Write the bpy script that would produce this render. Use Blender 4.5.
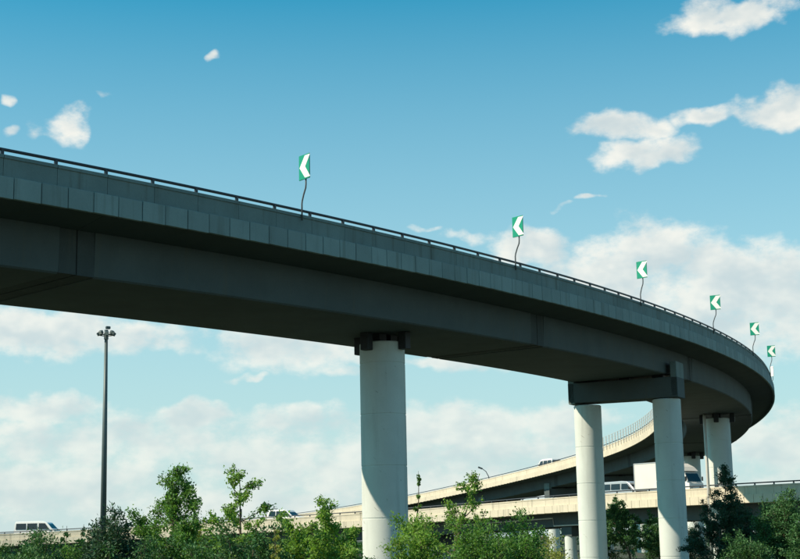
import bpy, math, random
import numpy as np
from mathutils import Vector, Matrix
R = math.radians
for o in list(bpy.data.objects): bpy.data.objects.remove(o, do_unlink=True)
SC = bpy.context.scene
COL = SC.collection

# ------------------------------------------------------------------ camera
EYE = 2.5
cam = bpy.data.cameras.new('camera'); cam_o = bpy.data.objects.new('camera', cam); COL.objects.link(cam_o)
cam.sensor_width = 36; cam.sensor_fit = 'HORIZONTAL'; cam.lens = 36 * 1436.15 / 800
cam.clip_start = 0.5; cam.clip_end = 12000
cam_o.matrix_world = Matrix.Translation((0, 0, EYE)) @ Matrix.Rotation(math.pi / 2 + 0.1791, 4, 'X') @ Matrix.Rotation(-0.02077, 4, 'Z')
SC.camera = cam_o

# ------------------------------------------------------------------ sky, sun, exposure
SUN_EL = R(43); SUN_AZ = R(254)                   # clockwise from +Y
SUN_DIR = Vector((math.sin(SUN_AZ) * math.cos(SUN_EL), math.cos(SUN_AZ) * math.cos(SUN_EL), math.sin(SUN_EL)))
SKY_TINT = (0.10, 1.03, 1.06); SKY_STRENGTH = 0.10
CLOUDS = [  # azimuth, elevation, half width, half height (radians), strength
 (0.2441,0.3474,0.0455,0.0117,1),(0.2803,0.2815,0.031,0.0131,1),(0.2225,0.2813,0.0276,0.0069,0.8),(0.1539,0.2794,0.0359,0.0103,0.95),
 (0.176,0.2588,0.0331,0.0103,1),(0.1347,0.2317,0.0138,0.0034,0.7),(0.1148,0.2272,0.009,0.0028,0.5),(-0.2366,0.2847,0.0172,0.0131,0.95),
 (-0.2115,0.3046,0.0172,0.0034,0.45),(-0.1356,0.336,0.0075,0.0050,0.42),(-0.2777,0.2999,0.0065,0.005,0.42),(-0.2656,0.2767,0.0080,0.0058,0.35),
 (0.1684,0.1797,0.0655,0.0317,1.0),(0.1031,0.1986,0.0428,0.0138,0.8),(0.2387,0.1622,0.0586,0.0317,1.0),(0.0504,0.2081,0.029,0.0062,0.7),
 (0.2068,0.1333,0.0759,0.029,0.9),(0.2741,0.1465,0.0379,0.0379,0.85),(0.0185,0.2118,0.0138,0.0034,0.6),(0.2583,0.057,0.0414,0.0234,0.9),
 (0.2531,0.0273,0.0621,0.0179,0.7),(0.0361,0.0773,0.069,0.0179,0.95),(0.1086,0.0754,0.0414,0.0152,0.7),(0.0249,0.0467,0.131,0.0276,0.8),
 (0.0547,0.1183,0.0414,0.0055,0.45),(0.0198,0.1227,0.0345,0.0055,0.4),(-0.2487,0.1413,0.0586,0.0179,0.85),(-0.1747,0.1385,0.0414,0.0124,0.6),
 (-0.078,0.1313,0.0517,0.0166,0.85),(-0.1059,0.1108,0.0124,0.0041,0.5),(-0.0433,0.1169,0.0276,0.0055,0.45),(-0.2475,0.0922,0.0428,0.011,0.9),
 (-0.147,0.0871,0.0331,0.0097,0.85),(-0.2008,0.0705,0.0966,0.0179,0.85),(-0.0715,0.0794,0.0621,0.0124,0.7),(-0.0854,0.0556,0.1103,0.0248,0.8),
 (-0.2332,0.0374,0.1172,0.0234,0.7),(-0.1061,0.0254,0.131,0.0179,0.65)]

def nd(nt, t, ins=None, **kw):
    n = nt.nodes.new(t)
    for k, v in kw.items(): setattr(n, k, v)
    for k, v in (ins or {}).items():
        if hasattr(v, 'is_output') or isinstance(v, bpy.types.NodeSocket): nt.links.new(v, n.inputs[k])
        else: n.inputs[k].default_value = v
    return n
def mth(nt, op, a, b=None, c=None, clamp=False):
    ins = {0: a}
    if b is not None: ins[1] = b
    if c is not None: ins[2] = c
    return nd(nt, 'ShaderNodeMath', ins, operation=op, use_clamp=clamp).outputs[0]
def vmt(nt, op, a, b=None):
    ins = {0: a}
    if b is not None: ins[1] = b
    return nd(nt, 'ShaderNodeVectorMath', ins, operation=op)
def ramp01(nt, v, a, b, smooth=True):
    return nd(nt, 'ShaderNodeMapRange', {0: v, 1: a, 2: b, 3: 0.0, 4: 1.0}, interpolation_type='SMOOTHSTEP' if smooth else 'LINEAR').outputs[0]
def mixc(nt, f, a, b, mode='MIX'):
    n = nt.nodes.new('ShaderNodeMix'); n.data_type = 'RGBA'; n.blend_type = mode
    for s, v in ((n.inputs[0], f), (n.inputs[6], a), (n.inputs[7], b)):
        if isinstance(v, bpy.types.NodeSocket): nt.links.new(v, s)
        elif isinstance(v, (int, float)): s.default_value = v
        else: s.default_value = (*v, 1)
    return n.outputs[2]

def cloud_group():
    g = bpy.data.node_groups.new('cloud_density', 'ShaderNodeTree')
    g.interface.new_socket('Vector', in_out='INPUT', socket_type='NodeSocketVector')
    g.interface.new_socket('Density', in_out='OUTPUT', socket_type='NodeSocketFloat')
    g.interface.new_socket('Relief', in_out='OUTPUT', socket_type='NodeSocketFloat')
    gi = g.nodes.new('NodeGroupInput'); go = g.nodes.new('NodeGroupOutput')
    d = vmt(g, 'NORMALIZE', gi.outputs[0]).outputs[0]
    wn = nd(g, 'ShaderNodeTexNoise', {'Vector': d, 'Scale': 34.0, 'Detail': 2.0, 'Roughness': 0.55})
    wob = vmt(g, 'MULTIPLY', vmt(g, 'SUBTRACT', wn.outputs['Color'], (0.5, 0.5, 0.5)).outputs[0], (0.045, 0.045, 0.026)).outputs[0]
    dw = vmt(g, 'ADD', d, wob).outputs[0]
    sep = nd(g, 'ShaderNodeSeparateXYZ', {0: dw})
    az = mth(g, 'ARCTAN2', sep.outputs[0], sep.outputs[1]); el = mth(g, 'ARCSINE', sep.outputs[2])
    P = nd(g, 'ShaderNodeCombineXYZ', {0: az, 1: el, 2: 0.0}).outputs[0]
    acc = None
    for (cx, cy, rx, ry, am) in CLOUDS:
        q = vmt(g, 'SUBTRACT', P, (cx, cy, 0)).outputs[0]
        q = vmt(g, 'MULTIPLY', q, (1 / (rx * 1.12), 1 / (ry * 1.12), 0)).outputs[0]
        l2 = vmt(g, 'DOT_PRODUCT', q, q).outputs[1]
        v = mth(g, 'MULTIPLY_ADD', l2, -1.0, am)
        acc = v if acc is None else mth(g, 'SMOOTH_MAX', acc, v, 0.25)
    acc = mth(g, 'MAXIMUM', acc, -0.95)
    # the same kind of cloud goes on all round the sky, by noise alone
    st = vmt(g, 'MULTIPLY', d, (1, 1, 2.4)).outputs[0]
    n0 = nd(g, 'ShaderNodeTexNoise', {'Vector': st, 'Scale': 4.3, 'Detail': 3.0, 'Roughness': 0.5}).outputs[0]
    yb = nd(g, 'ShaderNodeSeparateXYZ', {0: d}).outputs[1]
    away = ramp01(g, yb, 0.93, 0.80)
    zc = nd(g, 'ShaderNodeSeparateXYZ', {0: d}).outputs[2]
    gen = mth(g, 'ADD', mth(g, 'MULTIPLY_ADD', n0, 5.0, -2.35), mth(g, 'MULTIPLY', zc, -1.6))
    gen = mth(g, 'MINIMUM', gen, 0.9)
    gen = mth(g, 'MULTIPLY_ADD', mth(g, 'SUBTRACT', 1.0, away), -3.0, gen)
    acc = mth(g, 'MAXIMUM', acc, gen)
    n1 = nd(g, 'ShaderNodeTexNoise', {'Vector': vmt(g, 'MULTIPLY', d, (1, 1, 1.6)).outputs[0], 'Scale': 22.0, 'Detail': 8.0, 'Roughness': 0.62}).outputs[0]
    n1 = mth(g, 'MULTIPLY_ADD', n1, 3.4, -1.75)
    den = mth(g, 'ADD', acc, n1)
    sh = vmt(g, 'ADD', d, (-0.010, 0.0, 0.012)).outputs[0]
    n2 = nd(g, 'ShaderNodeTexNoise', {'Vector': vmt(g, 'MULTIPLY', sh, (1, 1, 1.6)).outputs[0], 'Scale': 22.0, 'Detail': 3.0, 'Roughness': 0.62}).outputs[0]
    n2 = mth(g, 'MULTIPLY_ADD', n2, 3.4, -1.75)
    g.links.new(den, go.inputs[0])
    g.links.new(mth(g, 'SUBTRACT', n1, n2), go.inputs[1])
    return g

world = bpy.data.worlds.new('World'); SC.world = world; world.use_nodes = True
nt = world.node_tree; nt.nodes.clear()
sky = nd(nt, 'ShaderNodeTexSky', sky_type='NISHITA', sun_disc=False, sun_elevation=SUN_EL, sun_rotation=SUN_AZ)
sky.air_density = 1.0; sky.dust_density = 0.6; sky.ozone_density = 1.5
tint = mixc(nt, 1.0, sky.outputs[0], SKY_TINT, 'MULTIPLY')
tc = nd(nt, 'ShaderNodeTexCoord'); dirv = tc.outputs['Generated']
CG = cloud_group()
g1 = nt.nodes.new('ShaderNodeGroup'); g1.node_tree = CG; nt.links.new(dirv, g1.inputs[0])
alpha = ramp01(nt, g1.outputs[0], -0.30, 0.80)
thin = ramp01(nt, g1.outputs[0], 1.15, 0.15)
lit = ramp01(nt, mth(nt, 'MULTIPLY_ADD', thin, 0.55, g1.outputs[1]), -0.5, 1.1)
elv = nd(nt, 'ShaderNodeSeparateXYZ', {0: dirv}).outputs[2]
ccol = mixc(nt, lit, (4.6, 5.2, 5.3), (7.3, 7.1, 6.45))
veil = ramp01(nt, elv, 0.38, 0.0, False)
base = mixc(nt, mth(nt, 'MULTIPLY', veil, 0.97), tint, (4.7, 5.6, 5.6))
thick = mth(nt, 'MULTIPLY_ADD', mth(nt, 'POWER', veil, 2.5), -0.45, 0.94)
skyc = mixc(nt, mth(nt, 'MULTIPLY', alpha, thick), base, ccol)
bg = nd(nt, 'ShaderNodeBackground', {0: skyc, 1: SKY_STRENGTH})
out = nt.nodes.new('ShaderNodeOutputWorld'); nt.links.new(bg.outputs[0], out.inputs[0])

sun = bpy.data.lights.new('sun', 'SUN'); sun_o = bpy.data.objects.new('sun', sun); COL.objects.link(sun_o)
sun.energy = 5.0; sun.angle = R(0.53); sun.color = (1.0, 0.85, 0.67)
sun_o.rotation_mode = 'QUATERNION'; sun_o.rotation_quaternion = SUN_DIR.to_track_quat('Z', 'Y'); sun_o.location = (-60, -20, 80)
SC.view_settings.view_transform = 'Standard'; SC.view_settings.look = 'None'
SC.view_settings.exposure = 0.45; SC.view_settings.gamma = 1.0; SC.view_settings.use_curve_mapping = False
SC.render.engine = 'CYCLES'; SC.render.resolution_x = 1024; SC.render.resolution_y = 716

# ------------------------------------------------------------------ materials
MATS = {}
def new_mat(name):
    m = bpy.data.materials.new(name); m.use_nodes = True; m.node_tree.nodes.clear(); MATS[name] = m
    return m, m.node_tree
def finish(nt, shader):
    o = nt.nodes.new('ShaderNodeOutputMaterial'); nt.links.new(shader, o.inputs[0])
def concrete(name, c, streak=0.35, mottle=0.25, per_obj=0.0, rough=0.85, bump=0.25, stain=(0.10, 0.11, 0.09), fine=14.0, scuff=0.0):
    m, nt = new_mat(name)
    pos = nd(nt, 'ShaderNodeNewGeometry').outputs['Position']
    big = nd(nt, 'ShaderNodeTexNoise', {'Vector': pos, 'Scale': 0.55, 'Detail': 6.0, 'Roughness': 0.6}).outputs[0]
    fin = nd(nt, 'ShaderNodeTexNoise', {'Vector': pos, 'Scale': fine, 'Detail': 5.0, 'Roughness': 0.65}).outputs[0]
    sp = vmt(nt, 'MULTIPLY', pos, (2.6, 2.6, 0.16)).outputs[0]
    stv = nd(nt, 'ShaderNodeTexNoise', {'Vector': sp, 'Scale': 1.0, 'Detail': 5.0, 'Roughness': 0.6}).outputs[0]
    f = mth(nt, 'MULTIPLY_ADD', mth(nt, 'SUBTRACT', big, 0.5), mottle * 2.2, 1.0)
    f = mth(nt, 'MULTIPLY', f, mth(nt, 'MULTIPLY_ADD', mth(nt, 'SUBTRACT', fin, 0.5), mottle * 0.9, 1.0))
    if per_obj:
        rnd = nd(nt, 'ShaderNodeObjectInfo').outputs['Random']
        f = mth(nt, 'MULTIPLY', f, mth(nt, 'MULTIPLY_ADD', rnd, per_obj, 1 - per_obj / 2))
    col = vmt(nt, 'SCALE', c); nt.links.new(f, col.inputs[3])
    s = mth(nt, 'MULTIPLY', ramp01(nt, stv, 0.52, 0.74), streak)
    cc = mixc(nt, s, col.outputs[0], stain)
    if scuff:
        rp_ = vmt(nt, 'MULTIPLY', nd(nt, 'ShaderNodeMapping', {'Vector': pos, 'Rotation': (0.5, 0.7, 0.0)}).outputs[0], (7.0, 7.0, 0.9)).outputs[0]
        sc = nd(nt, 'ShaderNodeTexNoise', {'Vector': rp_, 'Scale': 1.0, 'Detail': 2.0, 'Roughness': 0.5}).outputs[0]
        cc = mixc(nt, mth(nt, 'MULTIPLY', ramp01(nt, sc, 0.70, 0.77), scuff), cc, (0.16, 0.15, 0.12))
    bmp = nd(nt, 'ShaderNodeBump', {'Strength': bump, 'Distance': 0.02, 'Height': fin})
    b = nd(nt, 'ShaderNodeBsdfPrincipled', {'Base Color': cc, 'Roughness': rough, 'Normal': bmp.outputs[0]})
    b.inputs['Specular IOR Level'].default_value = 0.25
    finish(nt, b.outputs[0]); return m
def plain(name, c, rough=0.5, metal=0.0, var=0.12, scale=8.0, spec=0.5, coat=0.0):
    m, nt = new_mat(name)
    pos = nd(nt, 'ShaderNodeTexCoord').outputs['Object']
    n = nd(nt, 'ShaderNodeTexNoise', {'Vector': pos, 'Scale': scale, 'Detail': 4.0}).outputs[0]
    f = mth(nt, 'MULTIPLY_ADD', mth(nt, 'SUBTRACT', n, 0.5), var * 2, 1.0)
    col = vmt(nt, 'SCALE', c); nt.links.new(f, col.inputs[3])
    b = nd(nt, 'ShaderNodeBsdfPrincipled', {'Base Color': col.outputs[0], 'Roughness': rough, 'Metallic': metal})
    b.inputs['Specular IOR Level'].default_value = spec; b.inputs['Coat Weight'].default_value = coat
    finish(nt, b.outputs[0]); return m
def leafmat(name, c, var=0.45, warm=0.3, trans=0.42):
    m, nt = new_mat(name)
    g = nd(nt, 'ShaderNodeNewGeometry')
    rnd = g.outputs['Random Per Island']
    big = nd(nt, 'ShaderNodeTexNoise', {'Vector': g.outputs['Position'], 'Scale': 1.7, 'Detail': 3.0}).outputs[0]
    f = mth(nt, 'MULTIPLY_ADD', rnd, var * 2, 1 - var)
    f = mth(nt, 'MULTIPLY', f, mth(nt, 'MULTIPLY_ADD', big, 0.9, 0.55))
    col = vmt(nt, 'SCALE', c); nt.links.new(f, col.inputs[3])
    wc = mixc(nt, mth(nt, 'MULTIPLY', mth(nt, 'FRACT', mth(nt, 'MULTIPLY', rnd, 7.31)), warm), col.outputs[0], (c[0] * 2.0, c[1] * 1.35, c[2] * 0.9))
    d = nd(nt, 'ShaderNodeBsdfPrincipled', {'Base Color': wc, 'Roughness': 0.55})
    d.inputs['Specular IOR Level'].default_value = 0.22
    t = nd(nt, 'ShaderNodeBsdfTranslucent', {'Color': mixc(nt, 1.0, wc, (1.15, 1.25, 0.5), 'MULTIPLY')})
    mx = nd(nt, 'ShaderNodeMixShader', {0: trans, 1: d.outputs[0], 2: t.outputs[0]})
    finish(nt, mx.outputs[0]); return m

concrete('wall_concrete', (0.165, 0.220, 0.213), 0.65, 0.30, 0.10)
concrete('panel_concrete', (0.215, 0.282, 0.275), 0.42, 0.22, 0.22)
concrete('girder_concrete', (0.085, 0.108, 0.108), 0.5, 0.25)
concrete('joint_concrete', (0.06, 0.075, 0.075), 0.6, 0.4)
concrete('column_concrete', (0.56, 0.61, 0.57), 0.18, 0.14, bump=0.15, scuff=0.45)
concrete('flyover_concrete', (0.58, 0.53, 0.41), 0.4, 0.22, 0.10)
concrete('asphalt', (0.05, 0.05, 0.052), 0.0, 0.3, rough=0.9, fine=30.0)
plain('rail_steel', (0.035, 0.045, 0.055), 0.45, 0.3, 0.3)
plain('dark_steel', (0.02, 0.024, 0.026), 0.6, 0.2, 0.3)
plain('pole_steel', (0.10, 0.11, 0.115), 0.5, 0.3, 0.25)
plain('mast_paint', (0.07, 0.10, 0.10), 0.5, 0.2, 0.2, 1.0)
plain('sign_green', (0.0, 0.26, 0.15), 0.4, 0, 0.10)
plain('sign_white', (0.80, 0.82, 0.76), 0.45, 0, 0.06)
plain('sign_back', (0.35, 0.37, 0.37), 0.5, 0.4, 0.15)
plain('white_paint', (0.78, 0.78, 0.75), 0.35, 0, 0.05, 1.5, 0.5, 0.4)
plain('silver_paint', (0.45, 0.47, 0.48), 0.3, 0.4, 0.05, 1.5, 0.5, 0.5)
plain('blue_paint', (0.02, 0.12, 0.34), 0.3, 0.0, 0.05, 1.5, 0.5, 0.5)
plain('box_white', (0.66, 0.66, 0.60), 0.5, 0, 0.08, 1.5)
plain('glass_dark', (0.012, 0.018, 0.022), 0.12, 0, 0.1, 1.0, 0.6)
plain('tyre', (0.015, 0.015, 0.016), 0.85, 0, 0.2)
plain('rim', (0.4, 0.41, 0.42), 0.35, 0.7, 0.1)
plain('lamp_lens', (0.5, 0.5, 0.46), 0.2, 0, 0.1)
plain('red_lens', (0.35, 0.02, 0.015), 0.25, 0, 0.1)
plain('bark', (0.11, 0.09, 0.065), 0.9, 0, 0.4, 12.0, 0.1)
plain('pipe_pvc', (0.55, 0.54, 0.49), 0.5, 0, 0.12, 2.0)
leafmat('leaf_bright', (0.155, 0.300, 0.065))
leafmat('leaf_mid', (0.095, 0.220, 0.058))
leafmat('leaf_dark', (0.036, 0.088, 0.050), warm=0.15, trans=0.2)
leafmat('leaf_yellow', (0.25, 0.31, 0.09))
leafmat('leaf_deep', (0.058, 0.150, 0.055), warm=0.2, trans=0.25)
def ground_mat():
    m, nt = new_mat('ground_soil')
    pos = nd(nt, 'ShaderNodeNewGeometry').outputs['Position']
    a = nd(nt, 'ShaderNodeTexNoise', {'Vector': pos, 'Scale': 0.15, 'Detail': 8.0, 'Roughness': 0.65}).outputs[0]
    b_ = nd(nt, 'ShaderNodeTexNoise', {'Vector': pos, 'Scale': 5.0, 'Detail': 6.0, 'Roughness': 0.7}).outputs[0]
    c = mixc(nt, ramp01(nt, a, 0.38, 0.62), (0.030, 0.050, 0.022), (0.055, 0.052, 0.036))
    c = mixc(nt, ramp01(nt, b_, 0.35, 0.7), c, (0.022, 0.036, 0.016))
    bmp = nd(nt, 'ShaderNodeBump', {'Strength': 0.6, 'Distance': 0.1, 'Height': b_})
    s = nd(nt, 'ShaderNodeBsdfPrincipled', {'Base Color': c, 'Roughness': 0.95, 'Normal': bmp.outputs[0]})
    finish(nt, s.outputs[0])
ground_mat()

# ------------------------------------------------------------------ mesh helpers
def link(o, parent=None):
    COL.objects.link(o)
    if parent is not None: o.parent = parent
    return o
def mesh(name, V, F, mat, parent=None, smooth=False):
    me = bpy.data.meshes.new(name); me.from_pydata([tuple(v) for v in V], [], F)
    me.materials.append(MATS[mat])
    if smooth: me.polygons.foreach_set('use_smooth', [True] * len(me.polygons))
    me.update()
    return link(bpy.data.objects.new(name, me), parent)
def thing(name, label, cat, loc=(0, 0, 0), rz=0.0, group=None):
    e = bpy.data.objects.new(name, None); COL.objects.link(e); e.empty_display_size = 0.2
    e.location = loc; e.rotation_euler = (0, 0, rz); e['label'] = label; e['category'] = cat
    if group: e['group'] = group
    return e
class MB:
    def __init__(s): s.V = []; s.F = []
    def add(s, V, F):
        b = len(s.V); s.V += [tuple(v) for v in V]; s.F += [[i + b for i in f] for f in F]; return s
    def box(s, c, d, m=None, bev=0.0):
        x, y, z = d[0] / 2, d[1] / 2, d[2] / 2
        if bev <= 0:
            V = [Vector((a * x, b * y, e * z)) for e in (-1, 1) for a, b in ((-1, -1), (1, -1), (1, 1), (-1, 1))]
            F = [[3, 2, 1, 0], [4, 5, 6, 7], [0, 1, 5, 4], [1, 2, 6, 5], [2, 3, 7, 6], [3, 0, 4, 7]]
        else:
            k = bev; V = []; F = []
            def ring(hx, hy, zz, cut):
                return [Vector(p) for p in ((-hx + cut, -hy, zz), (hx - cut, -hy, zz), (hx, -hy + cut, zz), (hx, hy - cut, zz), (hx - cut, hy, zz), (-hx + cut, hy, zz), (-hx, hy - cut, zz), (-hx, -hy + cut, zz))]
            V = ring(x - k, y - k, -z, k) + ring(x, y, -z + k, k) + ring(x, y, z - k, k) + ring(x - k, y - k, z, k)
            F = [list(range(7, -1, -1)), list(range(24, 32))]
            for r in range(3):
                for i in range(8): j = (i + 1) % 8; F.append([r * 8 + i, r * 8 + j, r * 8 + 8 + j, r * 8 + 8 + i])
        C = Vector(c)
        V = [(m @ v if m is not None else v) + C for v in V]
        return s.add(V, F)
    def tube(s, P, rad, n=8, cap=True):
        P = [Vector(p) for p in P]
        if not isinstance(rad, (list, tuple)): rad = [rad] * len(P)
        V = []; F = []; up = None
        for i, p in enumerate(P):
            t = (P[min(i + 1, len(P) - 1)] - P[max(i - 1, 0)]).normalized()
            if up is None: up = Vector((1, 0, 0)) if abs(t.x) < 0.8 else Vector((0, 1, 0))
            u = (up - t * up.dot(t)).normalized(); w = t.cross(u); up = u
            for k in range(n):
                a = 2 * math.pi * k / n; V.append(p + (u * math.cos(a) + w * math.sin(a)) * rad[i])
        for i in range(len(P) - 1):
            for k in range(n):
                j = (k + 1) % n; F.append([i * n + k, i * n + j, (i + 1) * n + j, (i + 1) * n + k])
        if cap: F.append(list(range(n - 1, -1, -1))); F.append([(len(P) - 1) * n + k for k in range(n)])
        return s.add(V, F)
    def out(s, name, mat, parent=None, smooth=False): return mesh(name, s.V, s.F, mat, parent, smooth)

# ------------------------------------------------------------------ ground
g = mesh('ground', [(-5000, -600, 0), (5000, -600, 0), (5000, 9000, 0), (-5000, 9000, 0)], [[0, 1, 2, 3]], 'ground_soil'); g['kind'] = 'structure'

# ------------------------------------------------------------------ road alignments
class Path:
    def __init__(s, ss, x, y, z, a, bank): s.s, s.x, s.y, s.z, s.a, s.bank = ss, x, y, z, a, bank
    def head(s, t): return float(np.interp(t, s.s, s.a))
    def at(s, t, o=0.0, dz=0.0):                       # o: metres to the right of the outer edge line, dz: below the hand rail
        a = s.head(t)
        return Vector((float(np.interp(t, s.s, s.x)) + o * math.sin(a), float(np.interp(t, s.s, s.y)) - o * math.cos(a), float(np.interp(t, s.s, s.z)) + dz + s.bank * o))
    def t(s, t): a = s.head(t); return Vector((math.cos(a), math.sin(a), 0))
    def n(s, t): a = s.head(t); return Vector((math.sin(a), -math.cos(a), 0))
    def rot(s, t): return s.head(t)
def integ(ss, k, a0, x0, y0):
    ds = ss[1] - ss[0]
    a = np.cumsum(k) * ds; a += a0 - np.interp(0, ss, a)
    x = np.cumsum(np.cos(a)) * ds; y = np.cumsum(np.sin(a)) * ds
    return a, x + x0 - np.interp(0, ss, x), y + y0 - np.interp(0, ss, y)
ss = np.arange(-60, 300, 0.25); u = ss / 50
k = 0.0069 - 0.00394 * u + 0.00153 * u * u
k = np.where(ss < 0, 0.0069, k); k = np.where(ss > 100, np.interp(ss, [100, 130], [0.00513, 0.007]), k)
a_, x_, y_ = integ(ss, k, 0.81827, -12.47, 44.02)
z_ = 12.504 + 0.5513 * u + 0.5178 * u * u - 0.2209 * u ** 3
z_ = np.where(ss > 100, np.interp(ss, [100, 115, 138, 167, 193, 214, 233, 260, 300], [13.91, 13.75, 13.1, 12.05, 10.8, 9.45, 7.95, 5.9, 3.6]), z_)
z_ = np.convolve(np.pad(z_, 40, mode='edge'), np.ones(81) / 81, 'valid')
RAMP = Path(ss, x_, y_, z_ + EYE, a_, 0.02)
sl = np.arange(-90, 230, 0.25)
al = np.radians(np.interp(sl, [0, 95], [-3, -52])); dsl = 0.25
xl = np.cumsum(np.cos(al)) * dsl; yl = np.cumsum(np.sin(al)) * dsl
xl += -60 - np.interp(0, sl, xl); yl += 176 - np.interp(0, sl, yl)
zl = np.interp(sl, [-90, 0, 20, 37, 51, 66, 78, 87, 96, 112, 140, 230], [0.6, 1.4, 1.86, 2.45, 2.72, 3.12, 3.6, 3.84, 3.95, 4.0, 3.8, 2.8]) + 0.18
zl = np.convolve(np.pad(zl, 30, mode='edge'), np.ones(61) / 61, 'valid')
FLY = Path(sl, xl, yl, zl + EYE, al, 0.0)

def sweep(P, prof, s0, s1, step, name, mat, parent, smooth=False):
    n = max(1, int(math.ceil((s1 - s0) / step))); V = []; F = []; m = len(prof)
    for i in range(n + 1):
        t = s0 + (s1 - s0) * i / n
        V += [P.at(t, o, dz) for (o, dz) in prof]
    for i in range(n):
        for j in range(m):
            q = (j + 1) % m; F.append([i * m + j, (i + 1) * m + j, (i + 1) * m + q, i * m + q])
    F.append(list(range(m))); F.append([n * m + j for j in range(m - 1, -1, -1)])
    return mesh(name, V, F, mat, parent, smooth)
def rect(o0, o1, z0, z1): return [(o0, z0), (o1, z0), (o1, z1), (o0, z1)]
def wall_prof(o, sgn):                                # parapet wall with a coping that overhangs it
    q = lambda d: o + sgn * d
    return [(q(0.035), -0.25), (q(0.035), -0.36), (q(0.0), -0.38), (q(0.0), -1.06), (q(-0.26), -1.06), (q(-0.22), -0.38), (q(-0.25), -0.36), (q(-0.25), -0.25)]
def panel_run(P, s0, s1, o, sgn, step, name, mat, parent, z0=-1.70, z1=-1.00):
    b = MB(); t = s0
    while t < s1:
        c = P.at(t + step / 2, o + sgn * 0.12, (z0 + z1) / 2)
        b.box(c, (step - 0.035, 0.15, z1 - z0), Matrix.Rotation(P.rot(t + step / 2), 3, 'Z')); t += step
    o_ = b.out(name, mat, parent); o_['kind'] = 'stuff'; return o_
def column(P, s, o, top, dia, mat, parent, lift=2.35, first=1.1, n=48):
    c = P.at(s, o, 0); r = dia / 2; zt = c.z + top - 0.0
    rings = [(0.0, r)]; z = first
    while z < zt - 0.6:
        rings += [(z - 0.03, r), (z - 0.022, r - 0.018), (z + 0.022, r - 0.018), (z + 0.03, r)]; z += lift
    rings += [(zt - 0.05, r), (zt, r - 0.05)]
    V = []; F = []
    for (zz, rr) in rings:
        for k in range(n): a = 2 * math.pi * k / n; V.append((c.x + rr * math.cos(a), c.y + rr * math.sin(a), zz))
    for i in range(len(rings) - 1):
        for k in range(n): j = (k + 1) % n; F.append([i * n + k, i * n + j, (i + 1) * n + j, (i + 1) * n + k])
    F.append([(len(rings) - 1) * n + k for k in range(n)])
    ob = mesh('column', V, F, mat, parent)
    me = ob.data; me.polygons.foreach_set('use_smooth', [True] * len(me.polygons))
    vz = [v.co.z for v in me.vertices]
    for e_ in me.edges: e_.use_edge_sharp = abs(vz[e_.vertices[0]] - vz[e_.vertices[1]]) < 1e-5
    return ob
def guard_rail(P, s0, s1, o, parent, posts=True, hi=-0.055, step=2.0):
    n = int((s1 - s0) / 1.0); b = MB()
    b.tube([P.at(s0 + (s1 - s0) * i / n, o, hi) for i in range(n + 1)], 0.055, 8)
    r = b.out('guard_rail', 'rail_steel', parent, True)
    me = None
    if posts:
        t = math.ceil(s0 / step) * step
        while t < s1:
            if me is None:
                q = MB().box((0, 0, 0.085), (0.10, 0.10, 0.19), bev=0.008).box((0, 0, 0.005), (0.2, 0.16, 0.02)); ob = q.out('rail_post', 'rail_steel', parent); me = ob.data
            else: ob = link(bpy.data.objects.new('rail_post', me), parent)
            ob.location = P.at(t, o, -0.245); ob.rotation_euler = (0, 0, P.rot(t)); t += step
    return r

# ------------------------------------------------------------------ the curved ramp
ramp = thing('ramp_bridge', 'tall curved concrete ramp bridge with panelled edge, sweeping round on round columns', 'bridge', RAMP.at(25, -4.85, 0) * 1)
ramp.location.z = 0
INV = Matrix.Translation(-ramp.location)
S0, S1 = -42.0, 285.0
joints = [S0, 4.2, 35.2, 62.0, 98.0, 128.0, 160.0, 190.0, 220.0, S1]
rp = []
before = set(bpy.data.objects)
for a, b in zip(joints[:-1], joints[1:]):
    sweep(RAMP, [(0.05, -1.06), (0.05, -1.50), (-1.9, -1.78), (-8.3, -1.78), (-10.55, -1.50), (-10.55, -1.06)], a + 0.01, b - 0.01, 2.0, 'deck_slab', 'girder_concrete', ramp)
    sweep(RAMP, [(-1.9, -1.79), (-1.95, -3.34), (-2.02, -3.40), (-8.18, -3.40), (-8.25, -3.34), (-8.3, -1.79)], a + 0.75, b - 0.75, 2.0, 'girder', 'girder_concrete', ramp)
for j in joints[1:-1]:
    sweep(RAMP, rect(-1.95, -8.25, -1.79, -3.36), j - 0.74, j - 0.02, 0.7, 'joint_diaphragm', 'joint_concrete', ramp)
    sweep(RAMP, rect(-1.935, -8.265, -1.79, -3.375), j + 0.02, j + 0.74, 0.7, 'joint_diaphragm', 'joint_concrete', ramp)
sweep(RAMP, rect(-0.3, -10.2, -1.05, -0.98), S0, S1, 2.0, 'road_surface', 'asphalt', ramp)
t = S0
while t < 112:
    sweep(RAMP, wall_prof(0.0, 1), t + 0.008, t + 1.992, 1.0, 'parapet_segment', 'wall_concrete', ramp); t += 2.0
sweep(RAMP, wall_prof(0.0, 1), t + 0.008, S1, 2.0, 'far_parapet', 'wall_concrete', ramp)
sweep(RAMP, wall_prof(-10.5, -1), S0, S1, 2.0, 'inner_parapet', 'flyover_concrete', ramp)
PW = 1.0105
me = None; i = 0
for i in range(-42, 108):
    t = 0.288 + PW * (i + 0.5)
    if me is None:
        ob = MB().box((0, 0, 0), (PW - 0.03, 0.15, 0.70), bev=0.012).out('edge_panel', 'panel_concrete', ramp); me = ob.data
    else: ob = link(bpy.data.objects.new('edge_panel', me), ramp)
    rj = random.Random(i * 7 + 3)
    ob.location = RAMP.at(t, 0.125 + rj.uniform(-0.006, 0.008), -1.35 + rj.uniform(-0.006, 0.006)); ob.rotation_euler = (0, 0, RAMP.rot(t) + rj.uniform(-0.004, 0.004))
panel_run(RAMP, 0.288 + PW * 108, S1, 0.0, 1, PW, 'far_edge_panels', 'panel_concrete', ramp)
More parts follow.
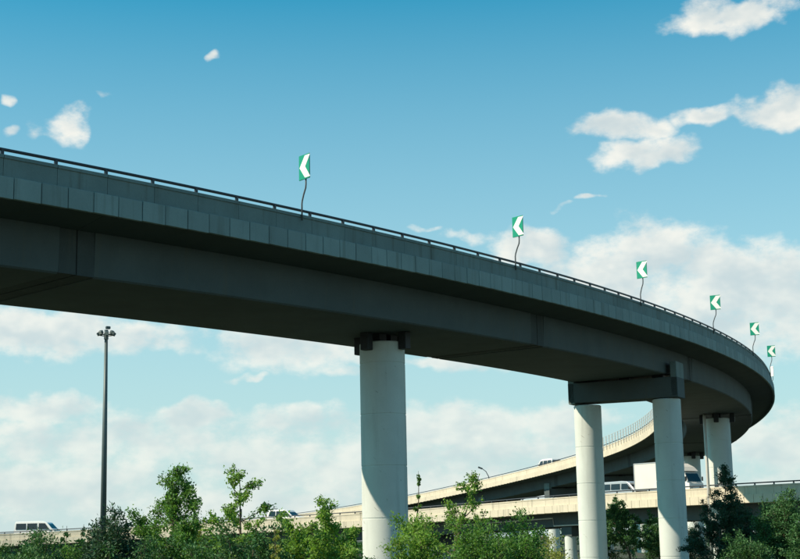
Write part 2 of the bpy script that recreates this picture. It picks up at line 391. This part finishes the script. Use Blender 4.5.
panel_run(RAMP, S0, S1, -10.5, -1, PW, 'inner_edge_panels', 'flyover_concrete', ramp)
guard_rail(RAMP, S0, 130, -0.1, ramp)
guard_rail(RAMP, 100, S1, -10.4, ramp, posts=False)
def pier(P, s, kind, parent, mat='column_concrete', o=-4.85, dia=2.1, soff=-3.40, far=False):
    n = P.n(s); tt = P.t(s); rz = P.rot(s); M = Matrix.Rotation(rz, 3, 'Z')
    if kind == 'single':
        c = column(P, s, o, soff - 0.30 + P.bank * o, dia, mat, parent)
        b = MB()
        for e in (-1, 1): b.box(P.at(s + e * dia * 0.22, o, soff - 0.155), (0.55, 0.75, 0.30), M)
        b.out('bearing', 'dark_steel', parent)
        for (ds, do) in ((-1, 0), (1, 0), (0, 1), (0, -1)):
            q = P.at(s + ds * dia * 0.60, o + do * dia * 0.60, soff - 0.40)
            MB().box(q, (0.42, 0.42, 0.80), M, bev=0.02).out('stopper_block', 'dark_steel', parent)
    else:
        b = MB(); cz = soff - 0.16; q = P.at(s, -4.85, soff - 0.16 - 0.65)
        b.box(q, (1.7, 7.3, 1.3), M, bev=0.03); b.out('cap_beam', 'girder_concrete', parent)
        for o_ in (-1.42, -8.28):
            MB().box(P.at(s, o_, soff - 1.46 + 1.1), (1.7, 0.42, 2.2), M, bev=0.03).out('cap_end_block', 'wall_concrete', parent)
        b = MB()
        for o_ in (-2.6, -4.85, -7.1): b.box(P.at(s, o_, soff - 0.08), (0.7, 0.7, 0.155), M)
        b.out('bearing', 'dark_steel', parent)
        for o_ in (-2.2, -7.5): column(P, s, o_, soff - 1.46 + P.bank * -4.85, dia, mat, parent)
pier(RAMP, 25.0, 'single', ramp)
pier(RAMP, -8.0, 'single', ramp)
pier(RAMP, 56.5, 'pair', ramp, dia=1.78)
pier(RAMP, 95.0, 'single', ramp, dia=2.2)
for s_, kd in ((141.5, 'single'), (173.5, 'pair'), (193.0, 'pair'), (215.0, 'pair'), (240.0, 'single')):
    pier(RAMP, s_, kd, ramp, dia=1.7 if kd == 'pair' else 2.0)
c = RAMP.at(93.5, -5.85, -3.45)
MB().tube([(c.x, c.y, 0), (c.x, c.y, c.z - 0.25), (c.x + 0.1, c.y + 0.3, c.z + 0.02)], 0.14, 12).out('drain_pipe', 'pipe_pvc', ramp, True)
me = None; t = 128.0                                   # glare fence on the inner parapet of the far curve
while t < 174:
    if me is None:
        ob = MB().box((0, 0, 0.35), (0.09, 0.09, 1.85), bev=0.01).out('fence_post', 'pipe_pvc', ramp); me = ob.data
    else: ob = link(bpy.data.objects.new('fence_post', me), ramp)
    ob.location = RAMP.at(t, -10.60, -0.30); ob.rotation_euler = (0, 0, RAMP.rot(t)); t += 1.5
for dz in (0.25, 0.6, 0.95):
    MB().tube([RAMP.at(128 + i, -10.57, dz) for i in range(47)], 0.02, 6).out('fence_rail', 'pipe_pvc', ramp)

# ------------------------------------------------------------------ the flyover crossing behind
fly = thing('flyover_bridge', 'low cream concrete flyover bridge crossing behind the columns, carrying vans and a truck', 'bridge')
F0, F1 = -85.0, 200.0
for a in range(-85, 200, 19):
    b = min(a + 19, F1)
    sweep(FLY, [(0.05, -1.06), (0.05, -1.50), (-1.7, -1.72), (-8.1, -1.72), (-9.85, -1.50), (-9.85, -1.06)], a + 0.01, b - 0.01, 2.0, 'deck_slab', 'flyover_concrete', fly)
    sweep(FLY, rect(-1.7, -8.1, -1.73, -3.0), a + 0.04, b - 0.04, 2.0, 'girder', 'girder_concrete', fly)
sweep(FLY, rect(-0.3, -9.5, -1.05, -0.98), F0, F1, 2.0, 'road_surface', 'asphalt', fly)
t = F0
while t < 130:
    sweep(FLY, wall_prof(0.0, 1), t + 0.01, t + 2.99, 1.5, 'parapet_segment', 'flyover_concrete', fly); t += 3.0
sweep(FLY, wall_prof(0.0, 1), t + 0.01, F1, 2.0, 'far_parapet', 'flyover_concrete', fly)
sweep(FLY, wall_prof(-9.8, -1), F0, F1, 2.0, 'inner_parapet', 'flyover_concrete', fly)
panel_run(FLY, F0, F1, 0.0, 1, 1.0, 'edge_panels', 'flyover_concrete', fly)
guard_rail(FLY, F0, 140, -0.1, fly, hi=-0.055)
guard_rail(FLY, F0, F1, -9.7, fly, posts=False, hi=-0.055)
for s_ in (8, 27, 46, 65, 84, 103, 122):
    M = Matrix.Rotation(FLY.rot(s_), 3, 'Z')
    MB().box(FLY.at(s_, -4.9, -3.5), (1.3, 6.2, 0.95), M, bev=0.03).out('cap_beam', 'girder_concrete', fly)
    for o_ in (-2.4, -7.4): column(FLY, s_, o_, -3.9, 1.2, 'column_concrete', fly, n=28)
MB().tube([FLY.at(70, -1.62, -2.15), FLY.at(82.5, -1.62, -2.15), FLY.at(82.6, -1.62, -2.9), FLY.at(90, -1.62, -2.95)], 0.07, 8).out('drain_pipe', 'pipe_pvc', fly)
p = FLY.at(42.8, -0.1, -0.18)
ob = MB().box((p.x, p.y, p.z + 0.75), (0.26, 0.26, 0.95), bev=0.02).tube([(p.x, p.y, p.z), (p.x, p.y, p.z + 0.4)], 0.06).out('marker_post', 'dark_steel', None)
ob['label'] = 'short dark marker post standing on the flyover parapet behind the white estate car'; ob['category'] = 'post'

# ------------------------------------------------------------------ chevron signs on the ramp
SIGN_LABELS = ['green chevron sign on bent pole, beside plain blue sky, largest along the curved ramp',
 'green chevron sign on bent pole, second along the ramp from the largest sign',
 'green chevron sign on bent pole, third along the ramp from the largest sign',
 'green chevron sign on bent pole, fourth along the ramp from the largest sign',
 'green chevron sign on bent pole, fifth along the ramp from the largest sign',
 'smallest fully visible green chevron sign, sixth along the ramp from the largest sign',
 'white sign turned almost edge-on, last along the curved ramp parapet']
SIGN_TURN = [-12, -15, -14, -2, -4, -4, -66]
def chevron(sx):
    w, h = 0.66 / 2, 0.98 / 2; t = 0.27
    V2 = [(-w * 0.86, 0), (w * 0.2, h * 0.90), (w * 0.2 + t * 1.25, h * 0.90), (-w * 0.86 + t * 1.35, 0), (w * 0.2 + t * 1.25, -h * 0.90), (w * 0.2, -h * 0.90)]
    return V2
for i in range(7):
    s_ = 13.34 + 15.848 * i
    P = RAMP.at(s_, 0.085, -0.50); n = RAMP.n(s_)
    st = thing('chevron_sign', SIGN_LABELS[i], 'sign', P, 0, 'chevron signs along the ramp')
    kx = 0.22 + 0.03 * math.sin(i * 2.3)
    top = n * kx
    pts = [(0, 0, 0), (0, 0, 0.66), n * 0.02 + Vector((0, 0, 0.78)), n * (kx * 0.45) + Vector((0, 0, 1.02)), n * (kx * 0.92) + Vector((0, 0, 1.26)), top + Vector((0, 0, 1.40)), top + Vector((0, 0, 2.52))]
    MB().tube(pts, 0.032, 8).out('pole', 'pole_steel', st, True)
    rz = RAMP.rot(s_) + math.pi + R(SIGN_TURN[i]) + math.pi / 2
    M = Matrix.Rotation(rz, 3, 'Z'); ctr = top + Vector((0, 0, 0.50 + 1.09 + 0.49)); f = M @ Vector((0, -1, 0))
    pn = MB().box(ctr + f * 0.065, (0.68, 0.045, 0.98), M, bev=0.006).out('panel', 'sign_green' if i < 6 else 'sign_white', st)
    V2 = chevron(1); V = [ctr + f * 0.0905 + M @ Vector((x, 0, y)) for x, y in V2] + [ctr + f * 0.0945 + M @ Vector((x, 0, y)) for x, y in V2]
    F = [[6, 7, 8, 9], [6, 9, 10, 11]] + [[k_, (k_ + 1) % 6, 6 + (k_ + 1) % 6, 6 + k_] for k_ in range(6)]
    mesh('chevron', V, F, 'sign_white', pn)
    b = MB()
    for zz in (-0.28, 0.28): b.box(ctr + f * 0.037 + Vector((0, 0, zz)), (0.30, 0.05, 0.05), M)
    b.out('bracket', 'pole_steel', st)

# ------------------------------------------------------------------ high mast floodlight and street lamp
mast = thing('high_mast_light', 'tall dark floodlight mast with a ring of lamps rising behind the trees', 'light mast', (-31.1, 150, 0.9))
MB().tube([(0, 0, -0.9), (0, 0, 12), (0, 0, 23.4)], [0.34, 0.27, 0.17], 16).out('pole', 'mast_paint', mast, True)
MB().tube([(0, 0, 23.0), (0, 0, 24.0)], [0.24, 0.20], 12).out('head_hub', 'mast_paint', mast)
b = MB(); b.tube([(0.72 * math.cos(a), 0.72 * math.sin(a), 23.45) for a in [2 * math.pi * k / 24 for k in range(25)]], 0.05, 6)
for k in range(4): a = math.pi * k / 2 + 0.4; b.tube([(0, 0, 23.5), (0.72 * math.cos(a), 0.72 * math.sin(a), 23.45)], 0.04, 6)
b.out('ring', 'mast_paint', mast)
for k in range(8):
    a = 2 * math.pi * k / 8 + 0.25; M = Matrix.Rotation(a, 3, 'Z') @ Matrix.Rotation(0.55, 3, 'Y')
    zz = 23.55 + (0.12 if k % 2 else 0.0)
    fl = MB().box((0.80 * math.cos(a), 0.80 * math.sin(a), zz), (0.34, 0.42, 0.36), M, bev=0.05).out('floodlight', 'mast_paint', mast)
    c = Vector((0.80 * math.cos(a), 0.80 * math.sin(a), zz)) + M @ Vector((0.173, 0, 0)); MB().box(c, (0.012, 0.34, 0.28), M).out('lens', 'lamp_lens', fl)
MB().box((0.15, 0.1, 24.25), (0.5, 0.32, 0.3), Matrix.Rotation(0.5, 3, 'Z'), bev=0.05).out('top_lamp', 'mast_paint', mast)
lp = thing('street_lamp', 'slender street lamp with curved arm showing above the far end of the ramp', 'street lamp', (15.2, 258, 0.9))
MB().tube([(0, 0, -0.9), (0, 0, 11.2), (-0.15, 0, 12.3), (-0.6, 0, 13.2), (-1.3, 0, 13.75)], [0.12, 0.09, 0.08, 0.07, 0.06], 8).out('pole', 'pole_steel', lp, True)
MB().box((-1.6, 0, 13.85), (0.85, 0.35, 0.28), Matrix.Rotation(0.4, 3, 'Y'), bev=0.06).out('lamp_head', 'mast_paint', lp)

# ------------------------------------------------------------------ vehicles
def wheel(parent, x, y, r, w=0.2):
    def cyl(rad, ww, yy, n=20):
        b = MB(); b.tube([(x, yy - ww / 2, r), (x, yy + ww / 2, r)], rad, n); return b
    ty = cyl(r, w, y).out('wheel', 'tyre', parent, False)
    cyl(r * 0.6, 0.02, y + math.copysign(w / 2 + 0.006, y), 16).out('rim', 'rim', ty)
def loft(side, halfw, name, mat, parent, bev=0.05):
    V = []; F = []; n = len(side)
    for sg in (-1, 1):
        for (x, z) in side: V.append((x, sg * halfw(z), z))
    F.append(list(range(n))); F.append([2 * n - 1 - i for i in range(n)])
    for i in range(n): j = (i + 1) % n; F.append([i, n + i, n + j, j])
    o = mesh(name, V, F, mat, parent)
    m = o.modifiers.new('soft', 'BEVEL'); m.width = bev; m.segments = 3; m.limit_method = 'ANGLE'; m.angle_limit = R(20)
    return o
def side_panes(panes, halfw, parent, name='side_window', eps=0.012):
    for sg in (-1, 1):
        for poly in panes:
            V = [(x, sg * (halfw(z) + eps), z) for x, z in poly] + [(x, sg * (halfw(z) - 0.03), z) for x, z in poly]; n = len(poly)
            F = [list(range(n)) if sg < 0 else list(range(n - 1, -1, -1))] + [[i, (i + 1) % n, n + (i + 1) % n, n + i] for i in range(n)]
            mesh(name, V, F, 'glass_dark', parent)
def cross_pane(x0, z0, x1, z1, w0, w1, nx, nz, parent, name):
    V = [(x0 + nx, -w0, z0 + nz), (x0 + nx, w0, z0 + nz), (x1 + nx, w1, z1 + nz), (x1 + nx, -w1, z1 + nz)]
    V += [(x - nx * 2, y, z - nz * 2) for x, y, z in V]
    mesh(name, V, [[0, 1, 2, 3], [7, 6, 5, 4], [0, 4, 5, 1], [1, 5, 6, 2], [2, 6, 7, 3], [3, 7, 4, 0]], 'glass_dark', parent)
def van(label, P, s_, o_, paint='white_paint', L=4.9, H=2.0, W=1.72, car=False, name='van', group=None):
    c = P.at(s_, o_, -0.975)
    e = thing(name, label, 'van' if not car else 'car', c, P.rot(s_), group)
    h = L / 2
    if not car:
        side = [(-h, 0.35), (-h - 0.02, 0.9), (-h + 0.06, H - 0.25), (-h + 0.18, H - 0.04), (0.2 * h, H), (0.46 * h, H - 0.06), (0.60 * h, H - 0.2), (0.86 * h, 1.18), (h - 0.06, 1.02), (h, 0.6), (h - 0.05, 0.32)]
        panes = [[(-h + 0.22, 1.16), (-0.42 * h, 1.16), (-0.42 * h, H - 0.26), (-h + 0.27, H - 0.26)], [(-0.36 * h, 1.16), (0.12 * h, 1.16), (0.12 * h, H - 0.26), (-0.36 * h, H - 0.26)], [(0.20 * h, 1.16), (0.72 * h, 1.16), (0.50 * h, H - 0.28), (0.20 * h, H - 0.26)]]
        belt = 1.1
        wind = (0.86 * h - 0.03, 1.24, 0.60 * h + 0.03, H - 0.26)
    else:
        side = [(-h, 0.4), (-h - 0.03, 0.85), (-h + 0.12, 1.0), (-h + 0.35, H - 0.1), (-h + 0.6, H), (0.05 * h, H), (0.18 * h, H - 0.06), (0.52 * h, 0.98), (0.92 * h, 0.86), (h, 0.62), (h - 0.04, 0.3)]
        panes = [[(-h + 0.38, 1.02), (-0.45 * h, 1.02), (-0.45 * h, H - 0.14), (-h + 0.6, H - 0.14)], [(-0.40 * h, 1.02), (-0.02 * h, 1.02), (-0.02 * h, H - 0.14), (-0.40 * h, H - 0.14)], [(0.03 * h, 1.02), (0.42 * h, 1.02), (0.16 * h, H - 0.16), (0.03 * h, H - 0.14)]]
        belt = 0.95
        wind = (0.52 * h - 0.03, 1.04, 0.18 * h + 0.03, H - 0.12)
    hw = lambda z: W / 2 - max(0, z - belt) * 0.13 - max(0, 0.5 - z) * 0.1
    loft(side, hw, 'body', paint, e)
    side_panes(panes, hw, e)
    a = math.atan2(wind[3] - wind[1], wind[0] - wind[2]); nx, nz = math.sin(a) * 0.012, math.cos(a) * 0.012
    cross_pane(wind[0], wind[1], wind[2], wind[3], hw(wind[1]) - 0.12, hw(wind[3]) - 0.12, nx, nz, e, 'windshield')
    cross_pane(-h + (0.0 if not car else 0.14), belt + 0.15, -h + (0.07 if not car else 0.32), H - 0.28, hw(1.2) - 0.15, hw(H) - 0.15, -0.012, 0.004, e, 'rear_window')
    for x in (-0.62 * h, 0.62 * h):
        for sg in (-1, 1): wheel(e, x, sg * (W / 2 - 0.09), 0.32)
    for sg in (-1, 1):
        MB().box((h - 0.02, sg * W * 0.36, 0.72), (0.08, 0.3, 0.18), bev=0.02).out('headlight', 'lamp_lens', e)
        MB().box((-h - 0.0, sg * W * 0.43, 0.95), (0.06, 0.12, 0.35), bev=0.02).out('tail_light', 'red_lens', e)
        MB().box((0.66 * h if not car else 0.36 * h, sg * (W / 2 + 0.1), belt + 0.14), (0.12, 0.18, 0.2), bev=0.03).out('mirror', 'dark_steel', e)
    MB().box((h - 0.02, 0, 0.42), (0.14, W * 0.94, 0.2), bev=0.04).out('bumper', 'dark_steel', e)
    return e
van('white minibus with dark windows on the flyover left of the floodlight mast', FLY, 15.0, -2.6, L=5.3, H=2.12, name='minibus')
van('white estate car on the flyover between saplings, near the thick single column', FLY, 47.5, -2.4, car=True, L=4.7, H=1.72, name='estate_car')
van('silver van with long dark windows following the white box truck', FLY, 90.6, -2.6, paint='silver_paint', L=4.6, H=1.95, W=1.68)
van('small blue car behind the silver van, mostly hidden by a column', FLY, 86.2, -5.6, paint='blue_paint', car=True, L=4.2, H=1.62, name='car')
van('white van high up on the far descending end of the curved ramp', RAMP, 194.5, -7.2, L=5.0, H=2.1, name='ramp_van')
# box truck
c = FLY.at(96.6, -2.7, -0.975)
tr = thing('box_truck', 'white box truck with roof fairing passing behind the paired columns', 'truck', c, FLY.rot(96.6))
MB().box((-1.55, 0, 2.15), (4.5, 2.15, 2.45), bev=0.03).out('cargo_box', 'box_white', tr)
b = MB()
for zz in (0.93, 3.37): b.box((-1.55, -1.085, zz), (4.5, 0.03, 0.09))
for xx in (-3.77, -0.0 + 0.67): b.box((xx, -1.085, 2.15), (0.09, 0.03, 2.4))
b.out('box_trim', 'silver_paint', tr)
MB().box((-0.6, 0, 0.72), (6.6, 0.9, 0.22)).out('chassis', 'dark_steel', tr)
hw = lambda z: 0.98 - max(0, z - 1.5) * 0.10
cab = loft([(0.95, 0.6), (0.95, 2.3), (1.05, 2.42), (1.95, 2.42), (2.2, 2.3), (2.62, 1.45), (2.78, 1.3), (2.82, 0.75), (2.75, 0.5)], hw, 'cab', 'white_paint', tr)
side_panes([[(1.5, 1.5), (2.5, 1.5), (2.16, 2.2), (1.5, 2.2)]], hw, tr)
cross_pane(2.60, 1.5, 2.24, 2.24, 0.85, 0.80, 0.02, 0.01, tr, 'windshield')
loft([(0.98, 2.40), (0.98, 3.18), (1.2, 3.2), (1.9, 2.85), (2.3, 2.44)], lambda z: 0.95 - max(0, z - 2.5) * 0.25, 'roof_fairing', 'white_paint', tr, 0.04)
for x in (-2.6, 1.95):
    for sg in (-1, 1): wheel(tr, x, sg * 0.86, 0.42, 0.26)
for sg in (-1, 1):
    MB().box((2.8, sg * 0.7, 0.9), (0.08, 0.3, 0.2), bev=0.02).out('headlight', 'lamp_lens', tr)
    MB().box((2.55, sg * 1.12, 1.75), (0.1, 0.16, 0.4), bev=0.03).out('mirror', 'dark_steel', tr)
MB().box((2.82, 0, 0.55), (0.14, 1.9, 0.26), bev=0.04).out('bumper', 'dark_steel', tr)

# ------------------------------------------------------------------ trees and shrubs
def leaf_mesh(name, C, D, size, rng, mat, parent, width=0.42, jit=0.35):
    n = len(C); C = np.asarray(C); D = np.asarray(D)
    d = D + rng.normal(0, 0.65, (n, 3)); d /= np.linalg.norm(d, axis=1)[:, None] + 1e-9
    r = rng.normal(0, 1, (n, 3)) + np.array([0, 0, 0.6]); w = np.cross(d, r); w /= np.linalg.norm(w, axis=1)[:, None] + 1e-9
    nn = np.cross(d, w)
    L = (size * rng.uniform(1 - jit, 1 + jit, n))[:, None]
    b = C - d * L * 0.5; t = C + d * L * 0.5; m = C + d * L * 0.05 + nn * L * 0.08
    l = m - w * L * width * 0.5; rr = m + w * L * width * 0.5
    V = np.stack([b, l, t, rr], 1).reshape(-1, 3)
    me = bpy.data.meshes.new(name); me.vertices.add(4 * n); me.vertices.foreach_set('co', V.ravel())
    me.loops.add(4 * n); me.loops.foreach_set('vertex_index', np.arange(4 * n, dtype=np.int32))
    me.polygons.add(n); me.polygons.foreach_set('loop_start', np.arange(0, 4 * n, 4, dtype=np.int32))
    me.update(calc_edges=True); me.validate()
    me.materials.append(MATS[mat])
    return link(bpy.data.objects.new(name, me), parent)
def curve(p0, d0, L, n, rng, wob=0.15, up=0.0):
    P = [np.array(p0, float)]; d = np.array(d0, float); d /= np.linalg.norm(d)
    for i in range(n):
        d = d + rng.normal(0, wob, 3) + np.array([0, 0, up]); d /= np.linalg.norm(d); P.append(P[-1] + d * L / n)
    return P
def tree(name, label, x, y, H, Rd, style, mat, seed, nl=6000, leaf=0.10, stems=1, lean=(0, 0), group=None, cat='tree'):
    rng = np.random.default_rng(seed)
    e = thing(name, label, cat, (x, y, 0), 0, group)
    wood = MB(); C = []; D = []; W = []
    def leafy(P, r, wt):
        P = np.array(P); seg = len(P) - 1
        W.append((P, r, wt))
    for k in range(stems):
        if stems == 1: d0 = (lean[0], lean[1], 1.0); hh = H * 0.97; p0 = (0, 0, 0)
        else:
            az = 2 * math.pi * (k + rng.uniform(0, 0.8)) / stems; sp = rng.uniform(0.12, 0.5) * Rd / H * 1.5
            d0 = (math.cos(az) * sp, math.sin(az) * sp, 1.0); hh = H * rng.uniform(0.70, 0.98); p0 = (math.cos(az) * 0.1, math.sin(az) * 0.1, 0)
            if k == 0: d0 = (lean[0], lean[1], 1.0); hh = H * 0.95
        T = curve(p0, d0, hh, 10, rng, 0.05 if stems == 1 else 0.08, 0.02)
        r0 = (0.012 * H + 0.01) * (1 if stems == 1 else 0.7)
        wood.tube(T, [max(0.006, r0 * (1 - 0.92 * i / 10)) for i in range(11)], 6)
        nb = {'sapling': 30, 'sparse': 16, 'shrub': 16, 'conifer': 34, 'shoot': 9}[style]
        if stems > 1 and style != 'conifer': nb = max(8, int(nb * 0.8))
        for i in range(nb):
            t = (i + rng.uniform(0.1, 0.9)) / nb
            t0 = {'sapling': 0.22, 'sparse': 0.42, 'shrub': 0.15, 'conifer': 0.08, 'shoot': 0.3}[style]
            t = t0 + (0.97 - t0) * t
            f = t * 10; j = min(int(f), 9); p = T[j] * (1 - (f - j)) + T[j + 1] * (f - j)
            az = 2.399 * i + rng.uniform(-0.5, 0.5) + k
            tt = (t - t0) / (1 - t0)
            if style == 'conifer': L = Rd * (1.12 - tt) * rng.uniform(0.75, 1.15); el = R(rng.uniform(12, 38)); up = 0.07
            elif style == 'shrub':
                L = Rd * (0.95 - 0.55 * tt) * rng.uniform(0.6, 1.15); el = R(rng.uniform(15, 60)); up = 0.03
                if rng.uniform() < 0.16: L *= 1.15; el = R(rng.uniform(55, 80))
            elif style == 'sparse': L = Rd * (1.05 - 0.8 * tt) * rng.uniform(0.55, 1.2); el = R(rng.uniform(20, 55)); up = 0.04
            else: L = Rd * (1.35 * (1 - tt) ** 1.25 + 0.10) * rng.uniform(0.5, 1.2); el = R(rng.uniform(15, 55)); up = 0.03
            if stems > 1: L *= 0.9
            L = max(L, 0.12)
            d = (math.cos(az) * math.cos(el), math.sin(az) * math.cos(el), math.sin(el))
            B = curve(p, d, L, 5, rng, 0.16, up)
            wood.tube(B, [max(0.004, r0 * 0.38 * (1 - t * 0.5) * (1 - 0.8 * q / 5)) for q in range(6)], 4, cap=False)
            leafy(B, L, L)
            for q in range(4 if style != 'shoot' else 1):
                jx = rng.integers(2, 5); d2 = B[jx + 1] - B[jx] if jx < 5 else B[5] - B[4]
                d2 = d2 / (np.linalg.norm(d2) + 1e-9) + rng.normal(0, 0.6, 3)
                B2 = curve(B[jx], d2, L * rng.uniform(0.3, 0.55), 3, rng, 0.15, 0.03)
                wood.tube(B2, [max(0.003, r0 * 0.14)] * 4, 3, cap=False); leafy(B2, L * 0.5, L * 0.6)
        leafy(T[7:], 0.3, 0.35 * H * 0.15)
    tot = sum(w for _, _, w in W)
    for P, r, w in W:
        m = int(round(nl * w / tot))
        if m == 0: continue
        seg = len(P) - 1
        # leaves sit in clumps along the outer part of each twig
        nc = max(2, int(m / 14)); ct = rng.uniform(0.15, 1.0, nc) ** 0.8
        f = np.clip(ct * seg, 0, seg - 1e-4); j = f.astype(int); fr = (f - j)[:, None]
        cc = P[j] * (1 - fr) + P[j + 1] * fr; dd = P[j + 1] - P[j]; dd = dd / (np.linalg.norm(dd, axis=1)[:, None] + 1e-9)
        idx = rng.integers(0, nc, m)
        sp = min(1.0, Rd + 0.25) * {'sapling': 0.07, 'sparse': 0.05, 'shrub': 0.115, 'conifer': 0.075, 'shoot': 0.05}[style] * (0.6 + 0.25 * H / 2.5)
        C.append(cc[idx] + rng.normal(0, sp, (m, 3)) * np.array([1, 1, 0.8])); D.append(dd[idx])
    C = np.concatenate(C); D = np.concatenate(D); ok = C[:, 2] > 0.03
    wood.out('trunk', 'bark', e)
    leaf_mesh('crown', C[ok], D[ok], leaf, rng, mat, e, width=0.34 if style == 'conifer' else 0.5)
    return e
TREES = [
 # name, label, x, y, H, R, style, mat, leaves, leaf size, stems
 ('shrub','low dark green shrub under the white minibus, at the end of the row',-10.30,37.4,2.94,0.85,'shrub','leaf_deep',7500,0.073,5),
 ('shrub','broad low green shrub directly below the white minibus',-9.13,35.9,2.76,0.90,'shrub','leaf_deep',7500,0.073,6),
 ('shrub','low green shrub between the minibus and the dark juniper',-8.75,39.0,2.80,0.80,'shrub','leaf_deep',6500,0.069,5),
 ('sapling','small light green shoots beside the dark juniper, below the flyover rail',-9.59,42.9,3.32,0.35,'sparse','leaf_bright',900,0.077,2),
 ('juniper_bush','dark dense juniper-like bush in front of the floodlight mast',-6.83,34.3,3.52,1.25,'conifer','leaf_dark',15000,0.10,6),
 ('sapling_tree','tall leafy green sapling just right of the floodlight mast',-5.81,35.9,4.55,1.40,'sapling','leaf_mid',11000,0.073,1),
 ('shrub','yellowish green low shrub beside the tall leafy sapling',-5.27,39.0,3.24,0.47,'sparse','leaf_yellow',1500,0.077,3),
 ('sapling_tree','airy sparse sapling with light feathery crown above the cream parapet',-3.71,32.8,4.28,1.0,'sparse','leaf_bright',2300,0.073,1),
 ('shrub','dark bushy shrub at the foot of the airy sapling',-3.63,32.0,3.08,0.82,'shrub','leaf_deep',7000,0.069,6),
 ('shrub','green shrub with one arching branch below the white estate car',-1.90,37.4,3.25,0.62,'sapling','leaf_mid',3600,0.077,3),
 ('young_tree','bushy bright green young tree left of the thick single column',-1.60,35.1,3.90,1.05,'sapling','leaf_bright',10500,0.082,3),
 ('sapling','thin yellow green sapling in front of the cream parapet, below the estate car',-2.61,31.2,3.05,0.27,'sparse','leaf_yellow',1100,0.060,2),
 ('sapling_tree','slender leaning shoot close against the right side of the thick single column',0.35,75.0,6.20,0.40,'shoot','leaf_mid',600,0.12,1),
 ('sapling_tree','thin sparse sapling standing before the far ramp and flyover',0.98,37.4,4.41,0.78,'sparse','leaf_bright',1500,0.073,1),
 ('shrub','bright green leafy shrub right beside the thick single column',0.43,39.0,3.28,0.85,'shrub','leaf_bright',6800,0.077,6),
 ('shrub','low green shrub between the thin sapling and the round leafy shrub',1.68,35.9,2.95,0.85,'shrub','leaf_mid',5600,0.073,6),
 ('shrub','round dense leafy shrub in front of the flyover, left of the paired columns',2.89,37.4,3.16,1.0,'shrub','leaf_mid',8000,0.073,7),
 ('shrub','very low pale green shrub at the foot of the left paired column',4.37,42.1,2.72,0.70,'shrub','leaf_yellow',2600,0.065,5),
 ('young_tree','dark leafy young tree standing between the paired columns',15.00,97.0,5.65,2.20,'sapling','leaf_deep',8000,0.15,2),
 ('shrub','low dark shrub just left of the young tree between the paired columns',13.40,99.0,3.20,1.50,'shrub','leaf_deep',4800,0.11,6),
 ('shrub','low dark shrub just right of the young tree between the paired columns',17.30,100.0,3.40,1.60,'shrub','leaf_deep',4800,0.11,6),
 ('spruce_tree','dark spiky young conifer in front of the drain pipe and single column',16.00,75.0,6.10,1.50,'conifer','leaf_dark',6500,0.13,1),
 ('shrub','large dark bush right of the spiky conifer, under the flyover edge',18.10,70.0,4.25,1.60,'shrub','leaf_deep',10000,0.11,7),
 ('shrub','dark bush pressed between the spiky conifer and the large dark bush',17.50,76.0,4.30,1.20,'shrub','leaf_dark',7000,0.11,6),
 ('shrub','small shrub filling the gap between light shoots and the dark juniper',-7.96,36.7,2.80,0.75,'shrub','leaf_mid',4200,0.069,6),
 ('shrub','dense low shrub between the dark juniper and the tall leafy sapling',-6.00,33.5,2.80,0.75,'shrub','leaf_deep',4200,0.069,6),
 ('shrub','dense low shrub between the tall leafy sapling and the airy sapling',-4.68,34.3,2.80,0.75,'shrub','leaf_mid',4200,0.069,6),
 ('shrub','low dark shrub between the airy sapling and the bushy bright tree',-2.57,35.9,2.70,0.80,'shrub','leaf_deep',4200,0.069,6),
 ('shrub','low green bush at the foot of the spiky conifer',14.70,62.0,2.35,1.20,'shrub','leaf_deep',5200,0.09,6),
 ('shrub','dark green bush at the outer end of the row, beyond the large dark bush',17.00,61.0,3.50,1.20,'shrub','leaf_deep',7000,0.10,6),
 ('shrub','low dark shrub behind the right paired column',19.20,97.0,2.90,1.50,'shrub','leaf_dark',3600,0.10,6),
]
for i, (nm, lb, x, y, H, Rd, st, mt, nl, lf, sm) in enumerate(TREES):
    tree(nm, lb, x, y, H, Rd * (1.15 if st != 'shrub' else 1.25), st, mt, 100 + i * 13, int(nl * (2.4 if st in ('shrub', 'conifer') else 1.7)), lf * 1.0, sm, cat='shrub' if nm in ('shrub', 'juniper_bush') else 'tree')
tree('distant_tree', 'dark round treetop peeking over the far end of the ramp beside the street lamp', 13.6, 275, 13.8, 2.6, 'shrub', 'leaf_dark', 991, 5000, 0.4, 3)

# far low vegetation beyond the flyover
rng = np.random.default_rng(5)
n = 26000; X = rng.uniform(-110, 110, n); Y = rng.uniform(235, 262, n)
top = np.where((X > 2) & (X < 58), 5.2, 1.9) + 0.9 * np.sin(X * 0.21 + 1) * np.sin(X * 0.083) + 0.5 * np.sin(X * 0.9)
Z = rng.uniform(0, 1, n) ** 0.7 * top + 0.1
o = leaf_mesh('far_hedge', np.stack([X, Y, Z], 1), rng.normal(0, 1, (n, 3)), 0.5, rng, 'leaf_deep', None, 0.6); o['kind'] = 'stuff'
o['label'] = 'low dark band of distant bushes beyond the flyover'; o['category'] = 'bushes'
n = 40000; X = rng.uniform(-30, 45, n); Y = rng.uniform(30, 125, n); Z = rng.uniform(0.02, 0.28, n)
o = leaf_mesh('rough_grass', np.stack([X, Y, Z], 1), np.tile([0, 0, 1.6], (n, 1)), 0.5, rng, 'leaf_deep', None, 0.10); o['kind'] = 'stuff'
o['label'] = 'rough grass growing under the bridges and between shrubs'; o['category'] = 'grass'
# parts of the ramp were laid out in world coordinates: keep them there under the moved root
for ob in list(bpy.data.objects):
    if ob.parent is ramp: ob.matrix_parent_inverse = INV
